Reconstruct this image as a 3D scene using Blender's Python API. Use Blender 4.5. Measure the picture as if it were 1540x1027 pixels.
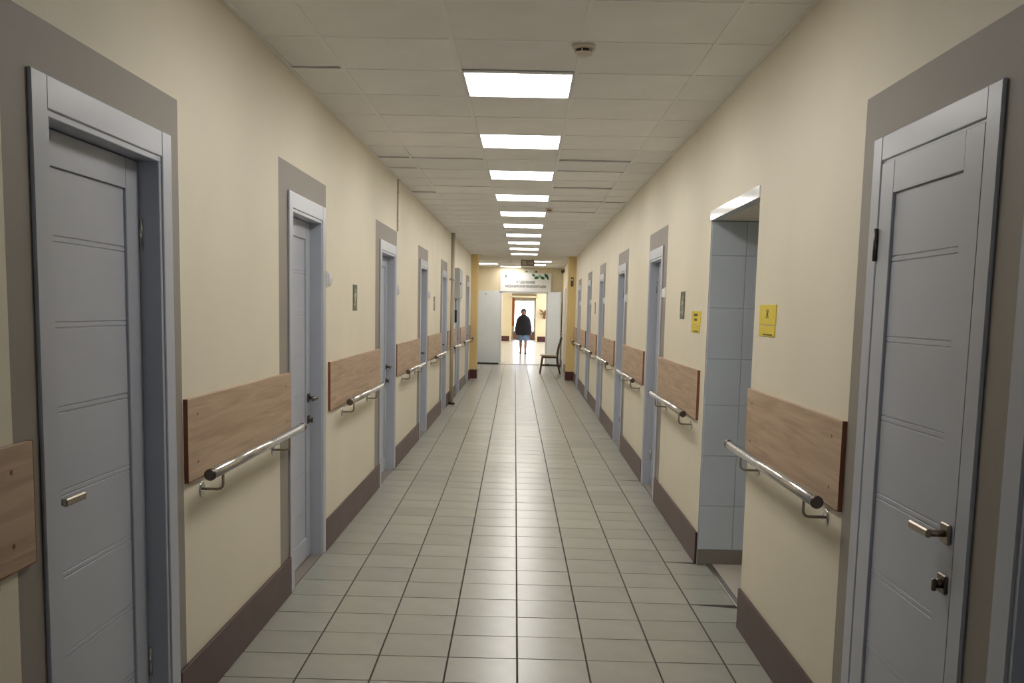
import bpy, bmesh, math, random
from mathutils import Vector, Matrix
random.seed(7)
for o in list(bpy.data.objects): bpy.data.objects.remove(o)
scn = bpy.context.scene
COL = scn.collection

# ------------------------------------------------------------------ camera, world, exposure
CAM_H = 1.536
yaw, pitch, roll = -0.01156, -0.11942, 0.02181
fwd = Vector((math.sin(yaw)*math.cos(pitch), math.cos(yaw)*math.cos(pitch), math.sin(pitch)))
r0 = Vector((math.cos(yaw), -math.sin(yaw), 0)); u0 = r0.cross(fwd)
rgt = math.cos(roll)*r0 + math.sin(roll)*u0
upv = -math.sin(roll)*r0 + math.cos(roll)*u0
cam_d = bpy.data.cameras.new('camera'); cam = bpy.data.objects.new('camera', cam_d); COL.objects.link(cam)
cam_d.sensor_width = 36.0; cam_d.sensor_fit = 'HORIZONTAL'
cam_d.lens = 36.0*1501.3/1540.0
cam_d.shift_y = (646.4-513.5)/1540.0
cam_d.clip_start = 0.02; cam_d.clip_end = 300
m3 = Matrix((rgt, upv, -fwd)).transposed()
cam.matrix_world = Matrix.Translation((0, 0, CAM_H)) @ m3.to_4x4()
scn.camera = cam
w = bpy.data.worlds.new('daylight'); scn.world = w; w.use_nodes = True
bg = w.node_tree.nodes['Background']; bg.inputs[0].default_value = (0.80, 0.90, 1.0, 1); bg.inputs[1].default_value = 10.0
vs = scn.view_settings
vs.view_transform = 'Standard'; vs.look = 'None'; vs.gamma = 1.0; vs.use_curve_mapping = False; vs.exposure = 0.17
PANEL_LIGHT = 13.0          # emission of the lit ceiling panels

# ------------------------------------------------------------------ room constants (metres, camera stands at 0,0)
XL, XR, HC = -1.236, 1.089, 2.736
YB, YE = -5.0, 28.40         # wall behind the camera, end wall with the double door
YP0, YP1 = 22.30, 22.75      # pilasters
VXL, VXR = -1.42, 1.00       # vestibule walls past the pilasters
HXL, HXR, YF = -2.6, 2.6, 49.7   # hall beyond the double door

# ------------------------------------------------------------------ helpers
def mat(name, col, rough=0.6, metal=0.0, var=0.0, scale=8.0, bump=0.0, bscale=60.0, spec=0.5, stretch=None, objvar=0.0, coat=0.0):
    m = bpy.data.materials.new(name); m.use_nodes = True
    nt = m.node_tree; b = nt.nodes['Principled BSDF']
    b.inputs['Base Color'].default_value = (*col, 1); b.inputs['Roughness'].default_value = rough
    b.inputs['Metallic'].default_value = metal; b.inputs['Specular IOR Level'].default_value = spec
    if coat: b.inputs['Coat Weight'].default_value = coat; b.inputs['Coat Roughness'].default_value = 0.1
    tc = nt.nodes.new('ShaderNodeTexCoord'); src = tc.outputs['Object']
    if stretch:
        mp = nt.nodes.new('ShaderNodeMapping'); mp.inputs['Scale'].default_value = stretch
        nt.links.new(src, mp.inputs[0]); src = mp.outputs[0]
    if var or objvar:
        hsv = nt.nodes.new('ShaderNodeHueSaturation'); hsv.inputs['Color'].default_value = (*col, 1)
        last = None
        if var:
            n = nt.nodes.new('ShaderNodeTexNoise'); n.inputs['Scale'].default_value = scale; n.inputs['Detail'].default_value = 5
            nt.links.new(src, n.inputs['Vector'])
            mr = nt.nodes.new('ShaderNodeMapRange'); mr.inputs['From Min'].default_value = .3; mr.inputs['From Max'].default_value = .7
            mr.inputs['To Min'].default_value = 1-var; mr.inputs['To Max'].default_value = 1+var
            nt.links.new(n.outputs[0], mr.inputs['Value']); last = mr.outputs[0]
        if objvar:
            oi = nt.nodes.new('ShaderNodeObjectInfo')
            mr2 = nt.nodes.new('ShaderNodeMapRange'); mr2.inputs['To Min'].default_value = 1-objvar; mr2.inputs['To Max'].default_value = 1+objvar
            nt.links.new(oi.outputs['Random'], mr2.inputs['Value'])
            if last:
                mu = nt.nodes.new('ShaderNodeMath'); mu.operation = 'MULTIPLY'
                nt.links.new(last, mu.inputs[0]); nt.links.new(mr2.outputs[0], mu.inputs[1]); last = mu.outputs[0]
            else: last = mr2.outputs[0]
        nt.links.new(last, hsv.inputs['Value']); nt.links.new(hsv.outputs[0], b.inputs['Base Color'])
    if bump:
        n2 = nt.nodes.new('ShaderNodeTexNoise'); n2.inputs['Scale'].default_value = bscale; n2.inputs['Detail'].default_value = 4
        nt.links.new(src, n2.inputs['Vector'])
        bp = nt.nodes.new('ShaderNodeBump'); bp.inputs['Strength'].default_value = bump; bp.inputs['Distance'].default_value = 0.004
        nt.links.new(n2.outputs[0], bp.inputs['Height']); nt.links.new(bp.outputs[0], b.inputs['Normal'])
    return m

def mat_emit(name, col, strength):
    m = bpy.data.materials.new(name); m.use_nodes = True; b = m.node_tree.nodes['Principled BSDF']
    b.inputs['Base Color'].default_value = (.9, .9, .9, 1)
    b.inputs['Emission Color'].default_value = (*col, 1); b.inputs['Emission Strength'].default_value = strength
    return m

def mat_wood(name, dark, light, scale=1.0):
    m = bpy.data.materials.new(name); m.use_nodes = True; nt = m.node_tree; b = nt.nodes['Principled BSDF']
    tc = nt.nodes.new('ShaderNodeTexCoord'); mp = nt.nodes.new('ShaderNodeMapping'); mp.inputs['Scale'].default_value = (2*scale, 0.9*scale, 14*scale)
    oi = nt.nodes.new('ShaderNodeObjectInfo'); ad = nt.nodes.new('ShaderNodeVectorMath'); ad.operation = 'ADD'
    sc = nt.nodes.new('ShaderNodeVectorMath'); sc.operation = 'SCALE'; sc.inputs['Scale'].default_value = 30
    nt.links.new(oi.outputs['Random'], sc.inputs[0]); nt.links.new(tc.outputs['Object'], ad.inputs[0]); nt.links.new(sc.outputs[0], ad.inputs[1])
    nt.links.new(ad.outputs[0], mp.inputs[0])
    n = nt.nodes.new('ShaderNodeTexNoise'); n.inputs['Scale'].default_value = 2.2; n.inputs['Detail'].default_value = 8; n.inputs['Distortion'].default_value = .8
    nt.links.new(mp.outputs[0], n.inputs['Vector'])
    cr = nt.nodes.new('ShaderNodeValToRGB'); cr.color_ramp.elements[0].color = (*dark, 1); cr.color_ramp.elements[1].color = (*light, 1)
    cr.color_ramp.elements[0].position = .32; cr.color_ramp.elements[1].position = .66
    nt.links.new(n.outputs[0], cr.inputs[0]); nt.links.new(cr.outputs[0], b.inputs['Base Color'])
    b.inputs['Roughness'].default_value = .5
    return m

M = {}
M['cream'] = mat('cream_paint', (.80, .735, .585), .55, var=.03, scale=1.5, bump=.12, bscale=90)
M['taupe'] = mat('taupe_paint', (.31, .278, .24), .55, var=.03, scale=2, bump=.1, bscale=90)
M['ochre'] = mat('ochre_paint', (.72, .54, .25), .55, var=.03, scale=2)
M['hallpaint'] = mat('yellow_hall_paint', (.84, .69, .44), .55, var=.03, scale=2)
M['vestpaint'] = mat('pale_yellow_paint', (.78, .68, .48), .55, var=.03, scale=2)
M['slab'] = mat('plaster_slab', (.5, .48, .45), .8, var=.04)
M['ctile'] = mat('ceiling_tile', (.91, .895, .875), .85, var=.03, scale=3, bump=.35, bscale=140, objvar=.03)
M['crail'] = mat('ceiling_rail', (.90, .885, .865), .5, var=.02)
M['ftile'] = mat('floor_tile', (.365, .36, .315), .27, var=.05, scale=5, bump=.05, bscale=25, objvar=.06, spec=.55)
M['grout'] = mat('dark_grout', (.05, .043, .036), .9, var=.15, scale=20)
M['hallfloor'] = mat('beige_hall_floor', (.55, .49, .42), .25, var=.04, scale=2)
M['base'] = mat('burgundy_brown_baseboard', (.085, .042, .036), .42, var=.12, scale=5, spec=.35)
M['basered'] = mat('dark_red_plinth', (.085, .02, .015), .4, var=.08)
M['basetaupe'] = mat('taupe_plinth', (.24, .21, .18), .4, var=.06)
M['door'] = mat('grey_blue_door_laminate', (.47, .495, .56), .30, var=.02, scale=4)
M['pipepaint'] = mat('beige_pipe_paint', (.52, .46, .36), .45, var=.04)
M['leafwhite'] = mat('cool_white_enamel', (.76, .81, .85), .3, var=.02)
M['white'] = mat('white_enamel', (.80, .81, .82), .3, var=.02)
M['whiteglossy'] = mat('white_glossy_plastic', (.85, .86, .88), .12, var=.02)
M['wtile'] = mat('pale_blue_wall_tile', (.62, .67, .72), .18, var=.03, scale=3, objvar=.02)
M['wgrout'] = mat('wall_grout', (.45, .47, .5), .8, var=.05)
M['steel'] = mat('brushed_steel', (.62, .60, .58), .22, 1.0, var=.04, scale=30)
M['darksteel'] = mat('dark_steel', (.16, .13, .11), .35, 1.0, var=.05)
M['bronze'] = mat('satin_nickel', (.38, .33, .27), .32, 1.0, var=.05)
M['wood'] = mat_wood('oak_laminate', (.40, .272, .175), (.565, .412, .28))
M['woodedge'] = mat('red_brown_edge_band', (.24, .085, .045), .45, var=.1)
M['yellow'] = mat('yellow_plate', (.80, .62, .02), .4, var=.03)
M['ink'] = mat('dark_ink', (.10, .08, .01), .6, var=.05)
M['olive'] = mat('olive_green_plate', (.11, .115, .065), .45, var=.05)
M['olivelight'] = mat('pale_green_print', (.55, .56, .44), .5, var=.03)
M['frame'] = mat('white_lamp_frame', (.75, .75, .75), .4, var=.02)
M['lit'] = mat_emit('lit_diffuser', (1.0, .965, .92), PANEL_LIGHT)
M['litdim'] = mat_emit('lit_diffuser_dim', (1.0, .97, .95), 9.0)
M['detector'] = mat('ivory_plastic', (.62, .55, .45), .4, var=.03)
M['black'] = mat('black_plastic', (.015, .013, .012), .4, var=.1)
M['greybox'] = mat('grey_metal_box', (.42, .43, .43), .4, var=.04)
M['signwhite'] = mat('white_sign_board', (.88, .88, .86), .4, var=.01)
M['signink'] = mat('grey_sign_ink', (.16, .17, .16), .6, var=.05)
M['leaf'] = mat('green_leaf_print', (.02, .17, .06), .5, var=.2)
M['chairwood'] = mat('brown_chair_wood', (.085, .042, .025), .4, var=.2, scale=6)
M['chairseat'] = mat('pale_seat_vinyl', (.74, .66, .56), .5, var=.05)
M['skin'] = mat('skin', (.30, .155, .115), .5, var=.05)
M['hair'] = mat('dark_hair', (.03, .015, .015), .5, var=.2)
M['coat'] = mat('black_knit_cape', (.008, .006, .009), .9, var=.2, scale=20)
M['skirt'] = mat('blue_grey_skirt', (.12, .18, .29), .8, var=.12, scale=20)
M['shoe'] = mat('brown_shoe', (.07, .03, .025), .4, var=.1)
M['orange'] = mat('orange_curtain', (.62, .22, .06), .8, var=.1, stretch=(30, 30, 1))
M['redwall'] = mat('pink_brown_tile', (.45, .26, .22), .4, var=.08)
M['leafplant'] = mat('russet_leaf', (.22, .08, .03), .6, var=.3)
M['pot'] = mat('clay_pot', (.30, .12, .06), .7, var=.1)
mg = bpy.data.materials.new('window_glass'); mg.use_nodes = True
nt_ = mg.node_tree; nt_.nodes.remove(nt_.nodes['Principled BSDF'])
tr_ = nt_.nodes.new('ShaderNodeBsdfTransparent'); gl_ = nt_.nodes.new('ShaderNodeBsdfGlossy'); gl_.inputs['Roughness'].default_value = .02
mx_ = nt_.nodes.new('ShaderNodeMixShader'); mx_.inputs[0].default_value = .05
nt_.links.new(tr_.outputs[0], mx_.inputs[1]); nt_.links.new(gl_.outputs[0], mx_.inputs[2])
nt_.links.new(mx_.outputs[0], nt_.nodes['Material Output'].inputs['Surface'])
M['glass'] = mg

def link(name, me, parent=None):
    o = bpy.data.objects.new(name, me); COL.objects.link(o)
    if parent: o.parent = parent
    return o
def tag(o, label=None, cat=None, group=None, kind=None):
    if label: o['label'] = label
    if cat: o['category'] = cat
    if group: o['group'] = group
    if kind: o['kind'] = kind
    return o
def empty(name, loc=(0, 0, 0), rz=0.0):
    o = bpy.data.objects.new(name, None); COL.objects.link(o); o.location = loc; o.rotation_euler = (0, 0, rz)
    o.empty_display_size = .05
    return o

class MB:
    def __init__(s): s.bm = bmesh.new()
    def box(s, x0, x1, y0, y1, z0, z1, bevel=0.0, mi=0, seg=1):
        x0, x1 = sorted((x0, x1)); y0, y1 = sorted((y0, y1)); z0, z1 = sorted((z0, z1))
        vs_ = [s.bm.verts.new(p) for p in ((x0,y0,z0),(x1,y0,z0),(x1,y1,z0),(x0,y1,z0),(x0,y0,z1),(x1,y0,z1),(x1,y1,z1),(x0,y1,z1))]
        fs = [s.bm.faces.new([vs_[i] for i in q]) for q in ((0,3,2,1),(4,5,6,7),(0,1,5,4),(1,2,6,5),(2,3,7,6),(3,0,4,7))]
        for f in fs: f.material_index = mi
        if bevel:
            es = set(e for f in fs for e in f.edges)
            r = bmesh.ops.bevel(s.bm, geom=list(es), offset=bevel, segments=seg, affect='EDGES', profile=.5)
            for f in r['faces']: f.material_index = mi
        return s
    def quad(s, pts, mi=0):
        f = s.bm.faces.new([s.bm.verts.new(p) for p in pts]); f.material_index = mi; return s
    def prism(s, pts, z0, z1, axis='z', mi=0):
        def P(a, b, c): return {'z': (a, b, c), 'y': (a, c, b), 'x': (c, a, b)}[axis]
        n = len(pts); lo = [s.bm.verts.new(P(a, b, z0)) for a, b in pts]; hi = [s.bm.verts.new(P(a, b, z1)) for a, b in pts]
        fs = [s.bm.faces.new(lo[::-1]), s.bm.faces.new(hi)]
        for i in range(n): fs.append(s.bm.faces.new((lo[i], lo[(i+1) % n], hi[(i+1) % n], hi[i])))
        for f in fs: f.material_index = mi
        return s
    def tube(s, pts, rad, n=12, cap=True, smooth=True):
        pts = [Vector(p) for p in pts]; rads = rad if isinstance(rad, (list, tuple)) else [rad]*len(pts)
        rings = []; prev = None
        for i, p in enumerate(pts):
            d = (pts[min(i+1, len(pts)-1)] - pts[max(i-1, 0)]).normalized()
            if prev is None:
                a = Vector((0, 0, 1)) if abs(d.z) < .9 else Vector((1, 0, 0))
            else: a = prev
            x = (a - d*a.dot(d)).normalized(); prev = x; y = d.cross(x)
            rings.append([s.bm.verts.new(p + rads[i]*(math.cos(2*math.pi*k/n)*x + math.sin(2*math.pi*k/n)*y)) for k in range(n)])
        for i in range(len(rings)-1):
            for k in range(n):
                f = s.bm.faces.new((rings[i][k], rings[i][(k+1) % n], rings[i+1][(k+1) % n], rings[i+1][k])); f.smooth = smooth
        if cap: s.bm.faces.new(rings[0][::-1]); s.bm.faces.new(rings[-1])
        return s
    def loft(s, rings, cap=True, smooth=True):
        rs = [[s.bm.verts.new(p) for p in r] for r in rings]; n = len(rs[0])
        for i in range(len(rs)-1):
            for k in range(n):
                f = s.bm.faces.new((rs[i][k], rs[i][(k+1) % n], rs[i+1][(k+1) % n], rs[i+1][k])); f.smooth = smooth
        if cap: s.bm.faces.new(rs[0][::-1]); s.bm.faces.new(rs[-1])
        return s
    def build(s, name, mats, parent=None):
        bmesh.ops.recalc_face_normals(s.bm, faces=s.bm.faces)
        me = bpy.data.meshes.new(name); s.bm.to_mesh(me); s.bm.free()
        for m in (mats if isinstance(mats, (list, tuple)) else [mats]): me.materials.append(M[m])
        return link(name, me, parent)

def sidebox(mb, side, u0, u1, w0, w1, z0, z1, **k):
    """box given along a side wall: u = distance down the corridor, w = distance out of the wall"""
    X = XL if side == 'L' else XR; sg = 1 if side == 'L' else -1
    return mb.box(X+sg*w0, X+sg*w1, u0, u1, z0, z1, **k)
def wx(side, wv): return XL+wv if side == 'L' else XR-wv

WALLN = {'L': 'electrical box wall', 'R': 'tiled recess wall'}

# ------------------------------------------------------------------ door and panel layout
#            side casing0 casing1 top   taupe0 taupe1 ttop  leaf_w  handle
DOORS = [('L', 2.510, 3.485, 2.103, 2.380, 3.580, 2.238, -.065, 'near'),
         ('L', 5.200, 6.140, 2.125, 5.012, 6.188, 2.262, -.065, 'far'),
         ('L', 8.440, 9.490, 2.103, 8.214, 9.555, 2.244, -.065, 'far'),
         ('L', 11.62, 12.53, 2.103, 11.425, 12.58, 2.244, -.065, 'far'),
         ('L', 14.63, 15.56, 2.103, 14.435, 15.61, 2.240, -.065, 'far'),
         ('L', 17.75, 18.66, 2.100, 17.56, 18.70, 2.236, -.065, 'far'),
         ('L', 20.65, 21.56, 2.100, 20.46, 21.60, 2.230, -.065, 'far'),
         ('R', 1.260, 2.232, 2.090, 1.10, 2.30, 2.236, -.065, 'near'),
         ('R', 2.375, 3.228, 2.088, 2.30, 3.350, 2.236, .004, 'near'),
         ('R', 8.090, 9.000, 2.078, 7.895, 9.050, 2.222, -.065, 'near'),
         ('R', 11.07, 12.01, 2.080, 10.875, 12.065, 2.222, -.065, 'near'),
         ('R', 14.17, 15.03, 2.080, 13.98, 15.08, 2.220, -.065, 'near'),
         ('R', 17.06, 17.92, 2.080, 16.87, 17.97, 2.212, -.065, 'near'),
         ('R', 20.26, 21.15, 2.075, 20.06, 21.20, 2.190, -.065, 'near')]
OPEN = (4.812, 6.055, 2.090)      # tiled recess in the right wall

def side_wall(side):
    X = XL if side == 'L' else XR; sg = 1 if side == 'L' else -1
    ds = [d for d in DOORS if d[0] == side]
    mb = MB()
    ycuts = {YB, YP0+.2}; zc = {-.06, HC+.12}
    holes = []; taupes = []
    for d in ds:
        h = (d[1]+.045, d[2]-.045, d[3]-.045, .22); holes.append(h)
        ycuts |= {h[0], h[1], d[4], d[5]}; zc |= {h[2], d[6]}; taupes.append((d[4], d[5], d[6]))
    if side == 'R': holes.append((OPEN[0], OPEN[1], OPEN[2], 1.25)); ycuts |= {OPEN[0], OPEN[1]}; zc.add(OPEN[2])
    ys = sorted(ycuts); zs = sorted(zc)
    for a, b in zip(ys, ys[1:]):
        if b-a < 1e-6: continue
        for c, d in zip(zs, zs[1:]):
            my, mz = (a+b)/2, (c+d)/2
            if any(h[0] < my < h[1] and mz < h[2] for h in holes): continue
            mi = 1 if any(t[0] < my < t[1] and mz < t[2] for t in taupes) else 0
            mb.quad([(X, a, c), (X, b, c), (X, b, d), (X, a, d)], mi)
    for h in holes:      # reveals
        Xb = X - sg*h[3]; z0 = -.06; mi = 2 if h[3] > 1 else 1
        mb.quad([(X, h[0], z0), (Xb, h[0], z0), (Xb, h[0], h[2]), (X, h[0], h[2])], mi)
        mb.quad([(X, h[1], z0), (Xb, h[1], z0), (Xb, h[1], h[2]), (X, h[1], h[2])], mi)
        mb.quad([(X, h[0], h[2]), (X, h[1], h[2]), (Xb, h[1], h[2]), (Xb, h[0], h[2])], 0 if mi == 2 else 1)
        mb.quad([(Xb, h[0], z0), (Xb, h[1], z0), (Xb, h[1], h[2]), (Xb, h[0], h[2])], mi)
    bmesh.ops.remove_doubles(mb.bm, verts=mb.bm.verts, dist=1e-5)
    # solid back so that the wall has thickness
    T = 1.4 if side == 'R' else .35
    mb.box(X-sg*T, X-sg*(T+.05), YB, YP0+.2, -.06, HC+.12)
    o = mb.build('wall_left' if side == 'L' else 'wall_right', ['cream', 'taupe', 'wgrout'])
    # faces of the corridor side must look into the corridor
    return tag(o, 'long cream corridor wall with taupe painted bands around its doors, '+('electrical box side' if side == 'L' else 'tiled recess side'), 'wall', kind='structure')
side_wall('L'); side_wall('R')

# ------------------------------------------------------------------ floor
fl = MB(); fl.box(-1.75, 2.5, YB-.3, YE+.1, -.12, -.0035)
floor = tag(fl.build('floor', 'grout'), 'grey-beige square ceramic tile floor with dark joints along the corridor', 'floor', kind='structure')
TA = -0.0113; TW, TL_ = 0.307, 0.302; GAP = .0075
D0 = (0.0435, 0.0)           # tile joint that runs down the middle
def tcorner(i, j):           # tile grid corner (column, row) -> floor point; rotated slightly against the walls
    u = i*TW; v = 4.281 + j*TL_
    c, s = math.cos(TA), math.sin(TA)
    return (D0[0] + u*c + v*s, D0[1] - u*s*0.0 + v*c)
def clip(poly, axis, val, keep_less):
    out = []
    for k in range(len(poly)):
        a, b = poly[k], poly[(k+1) % len(poly)]
        ina = (a[axis] <= val) == keep_less; inb = (b[axis] <= val) == keep_less
        if ina: out.append(a)
        if ina != inb:
            t = (val-a[axis])/(b[axis]-a[axis]); out.append((a[0]+t*(b[0]-a[0]), a[1]+t*(b[1]-a[1])))
    return out
def inset_poly(poly, d):
    cx_ = sum(p[0] for p in poly)/len(poly); cy_ = sum(p[1] for p in poly)/len(poly)
    res = []
    for p in poly:
        res.append((p[0] - math.copysign(min(d, abs(p[0]-cx_)*.5), p[0]-cx_), p[1] - math.copysign(min(d, abs(p[1]-cy_)*.5), p[1]-cy_)))
    return res
def tile_geom(bm, poly, ztop=0.0):
    ch = .0012
    lo = [bm.verts.new((x, y, ztop-.0075)) for x, y in poly]; mid = [bm.verts.new((x, y, ztop-ch)) for x, y in poly]
    hi = [bm.verts.new((x, y, ztop)) for x, y in inset_poly(poly, ch)]
    n = len(poly); bm.faces.new(hi)
    for k in range(n):
        q = (k+1) % n
        bm.faces.new((lo[k], lo[q], mid[q], mid[k])); bm.faces.new((mid[k], mid[q], hi[q], hi[k]))
MARKS = {1: [6.15, 9.02, 12.0, 15.0, 5.05], -1: [9.45]}      # widened dark joints at the feet of some door casings
tiles = []
for j in range(-4, 81):
    for i in range(-6, 6):
        P4 = [tcorner(i, j), tcorner(i+1, j), tcorner(i+1, j+1), tcorner(i, j+1)]
        yc = sum(p[1] for p in P4)/4
        if yc > YE: continue
        lx, rx = (XL, XR) if yc < YP1 else (VXL, VXR)
        if 4.9 < yc < 6.0: rx = 1.147
        g = GAP/2
        P4 = [(P4[0][0]+g, P4[0][1]+g), (P4[1][0]-g, P4[1][1]+g), (P4[2][0]-g, P4[2][1]-g), (P4[3][0]+g, P4[3][1]-g)]
        poly = clip(clip(P4, 0, lx, False), 0, rx-.001, True); 
        if len(poly) >= 3: poly = clip(poly, 1, YE, True)
        if len(poly) < 3: continue
        wdt = max(p[0] for p in poly)-min(p[0] for p in poly)
        if wdt < .02: continue
        for sg_, edge in ((1, rx), (-1, lx)):
            if any(abs(p[0]-edge) < .012 for p in poly):
                ym = max(p[1] for p in poly)
                for mk in MARKS[sg_]:
                    if abs(ym-mk) < TL_/2: poly = [(p[0], p[1]-((.055 if abs(p[0]-edge) < .012 else .006) if p[1] > ym-.02 else 0)) for p in poly]
        tiles.append((yc, i, poly))
tiles.sort(key=lambda t: t[0])
vis = [t for t in tiles if t[0] > 3.6]; near = [t for t in tiles if t[0] <= 3.6]
shared = {}
for yc, i, poly in vis[:292]:
    bm = bmesh.new(); ox, oy = poly[0]
    key = tuple((round(p[0]-ox, 3), round(p[1]-oy, 3)) for p in poly)
    if key not in shared:
        tile_geom(bm, [(p[0]-ox, p[1]-oy) for p in poly]); bmesh.ops.recalc_face_normals(bm, faces=bm.faces)
        me = bpy.data.meshes.new('floor_tile'); bm.to_mesh(me); me.materials.append(M['ftile']); shared[key] = me
    bm.free()
    o = link('floor_tile', shared[key], floor); o.location = (ox, oy, random.uniform(-.0006, .0004))
bm = bmesh.new()
for yc, i, poly in near + vis[292:]: tile_geom(bm, poly)
bmesh.ops.recalc_face_normals(bm, faces=bm.faces)
me = bpy.data.meshes.new('floor_tile_field'); bm.to_mesh(me); bm.free(); me.materials.append(M['ftile'])
tag(link('floor_tile_field', me, floor), kind='stuff')

# ------------------------------------------------------------------ ceiling
cl = MB(); cl.box(-1.75, 2.5, YB-.3, YE+.2, HC+.06, HC+.2)
ceiling = tag(cl.build('ceiling', 'slab'), 'suspended ceiling of pale square tiles in a metal grid over the corridor', 'ceiling', kind='structure')
GX = [XL, -.9575, -.365, .2275, .82, XR]; CR0 = 4.650
LIGHT_ROWS = {}
rows = list(range(-12, 40))
lights = []            # (x0,x1,y0,y1)
for k in range(-1, 10): lights.append((1, 2, 1+3*k))
light_cells = {(2, 1+3*k) for k in range(-1, 10)}
vest_lights = [(-1.36, -.76, 26.1), (-.75, -.16, 27.7), (-.08, .50, 26.2), (.12, .60, 24.4)]
ctcache = {}
for r in rows:
    y0 = CR0 + .6*r; y1 = y0+.6
    if y0 >= YE or y1 <= YB: continue
    y1 = min(y1, YE); y0 = max(y0, YB)
    for c in range(5):
        if (c, r) in light_cells: continue
        x0, x1 = GX[c], GX[c+1]
        if r >= 30 and c == 0: x0 = VXL
        if r >= 30 and c == 4: x1 = VXR
        key = (round(x1-x0, 3), round(y1-y0, 3))
        if key not in ctcache:
            mb = MB(); mb.box(.003, key[0]-.003, .003, key[1]-.003, 0, .012, bevel=.002)
            o = mb.build('ceiling_tile', 'ctile', ceiling); ctcache[key] = o.data
        else: o = link('ceiling_tile', ctcache[key], ceiling)
        o.location = (x0, y0, HC-.0005)
        if 0 <= r < 14 and random.random() < .13:       # some tiles sit badly in the grid
            o.rotation_euler = (random.uniform(.004, .018), random.uniform(-.006, .006), 0); o.location.z += .0015
for gx in GX[1:-1]:
    mb = MB(); mb.box(gx-.011, gx+.011, YB, YE, HC-.0040, HC+.0015, bevel=.0008); mb.build('grid_rail', 'crail', ceiling)
for r in rows:
    y0 = CR0+.6*r
    if YB < y0 < YE:
        mb = MB(); x0, x1 = (XL, XR) if r < 30 else (VXL, VXR)
        mb.box(x0, x1, y0-.009, y0+.009, HC-.0036, HC+.0012); mb.build('cross_rail', 'crail', ceiling)
for sd, X in (('L', XL), ('R', XR)):     # wall angle along the edge of the ceiling
    mb = MB(); mb.box(X, X+(.018 if sd == 'L' else -.018), YB, YP0, HC-.004, HC+.001); mb.build('edge_rail', 'crail', ceiling)

ORD = ['', 'first', 'second', 'third', 'fourth', 'fifth', 'sixth', 'seventh', 'eighth', 'ninth', 'tenth', 'eleventh', 'twelfth']
def ceiling_light(x0, x1, y0, y1, label, group, litm='lit'):
    t = empty('ceiling_light', ((x0+x1)/2, (y0+y1)/2, HC)); tag(t, label, 'ceiling light', group)
    hx, hy = (x1-x0)/2-.004, (y1-y0)/2-.004
    mb = MB(); fw_ = .016
    for a in ((-hx, hx, -hy, -hy+fw_), (-hx, hx, hy-fw_, hy), (-hx, -hx+fw_, -hy+fw_, hy-fw_), (hx-fw_, hx, -hy+fw_, hy-fw_)):
        mb.box(a[0], a[1], a[2], a[3], -.0045, .03)
    mb.build('frame', 'frame', t)
    mb = MB(); rr = .03; pts = []
    for cx_, cy_, a0 in ((hx-fw_-rr, hy-fw_-rr, 0), (-hx+fw_+rr, hy-fw_-rr, 90), (-hx+fw_+rr, -hy+fw_+rr, 180), (hx-fw_-rr, -hy+fw_+rr, 270)):
        for q in range(4): a = math.radians(a0+30*q); pts.append((cx_+rr*math.cos(a), cy_+rr*math.sin(a)))
    mb.prism(pts, -.003, .004); mb.build('diffuser', litm, t)
    mb = MB(); mb.box(-hx+.01, hx-.01, -hy+.01, hy-.01, .006, .04); mb.build('housing', 'frame', t)
    return t
for k in range(-1, 10):
    y0 = CR0+.6*(1+3*k); n = 10-k
    ceiling_light(GX[2], GX[3], y0, y0+.6, 'lit square ceiling panel in the corridor row, %s from the ochre pilasters' % ORD[n], 'lit ceiling panels down the corridor')
for (x0, x1, y0), nm in zip(vest_lights, ['above the white door leaf folded against the wall', 'close to the white sign over the double door', 'second from the hanging sign', 'just past the hanging sign']):
    t_ = ceiling_light(x0, x1, y0, y0+.6, 'lit ceiling panel past the pilasters, '+nm, 'ceiling panels past the pilasters', 'litdim'); t_.location.z -= .008

# ------------------------------------------------------------------ end walls
def portal(loc, rot, sx, sy):
    ld = bpy.data.lights.new('daylight_portal', 'AREA'); ld.shape = 'RECTANGLE'; ld.size = sx; ld.size_y = sy
    ld.cycles.is_portal = True
    o = bpy.data.objects.new('daylight_portal', ld); COL.objects.link(o); o.location = loc; o.rotation_euler = rot
def window(name, cx_, cy_, z0, z1, W, rz, label, bars=1):
    """window unit; its inner face looks along local -y"""
    t = empty(name, (cx_, cy_, z0), rz); tag(t, label, 'window', kind='structure'); hw, hh = W/2, z1-z0
    mb = MB()
    for a in ((-hw, -hw+.05, 0, hh), (hw-.05, hw, 0, hh), (-hw+.05, hw-.05, 0, .05), (-hw+.05, hw-.05, hh-.05, hh)): mb.box(a[0], a[1], -.03, .03, a[2], a[3])
    mb.build('window_frame', 'white', t)
    mb = MB(); mb.box(-.02, .02, -.025, .025, .05, hh-.05); mb.build('mullion', 'white', t)
    for a, b in ((-hw+.05, -.02), (.02, hw-.05)):
        mb = MB(); mb.box(a, b, -.003, .003, .05, hh-.05); mb.build('pane', 'glass', t)
    mb = MB(); mb.box(-hw-.04, hw+.04, -.20, -.03, -.03, 0, bevel=.004); mb.build('window_sill', 'white', t)
    return t
BW = (-.42, .27, 1.0, 2.0)  # unseen window added behind the camera, gives cool fill on faces towards it
mb = MB()
for a in ((-1.8, BW[0], -.1, HC+.2), (BW[1], 2.5, -.1, HC+.2), (BW[0], BW[1], -.1, BW[2]), (BW[0], BW[1], BW[3], HC+.2)): mb.box(a[0], a[1], YB-.2, YB, a[2], a[3])
tag(mb.build('wall_back', 'cream'), 'cream end wall with an added daylight window behind the viewpoint', 'wall', kind='structure')
window('window_3', (BW[0]+BW[1])/2, YB-.1, BW[2], BW[3], BW[1]-BW[0], math.pi, 'added unseen window in the end wall behind the viewpoint, for cool daylight')
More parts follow.
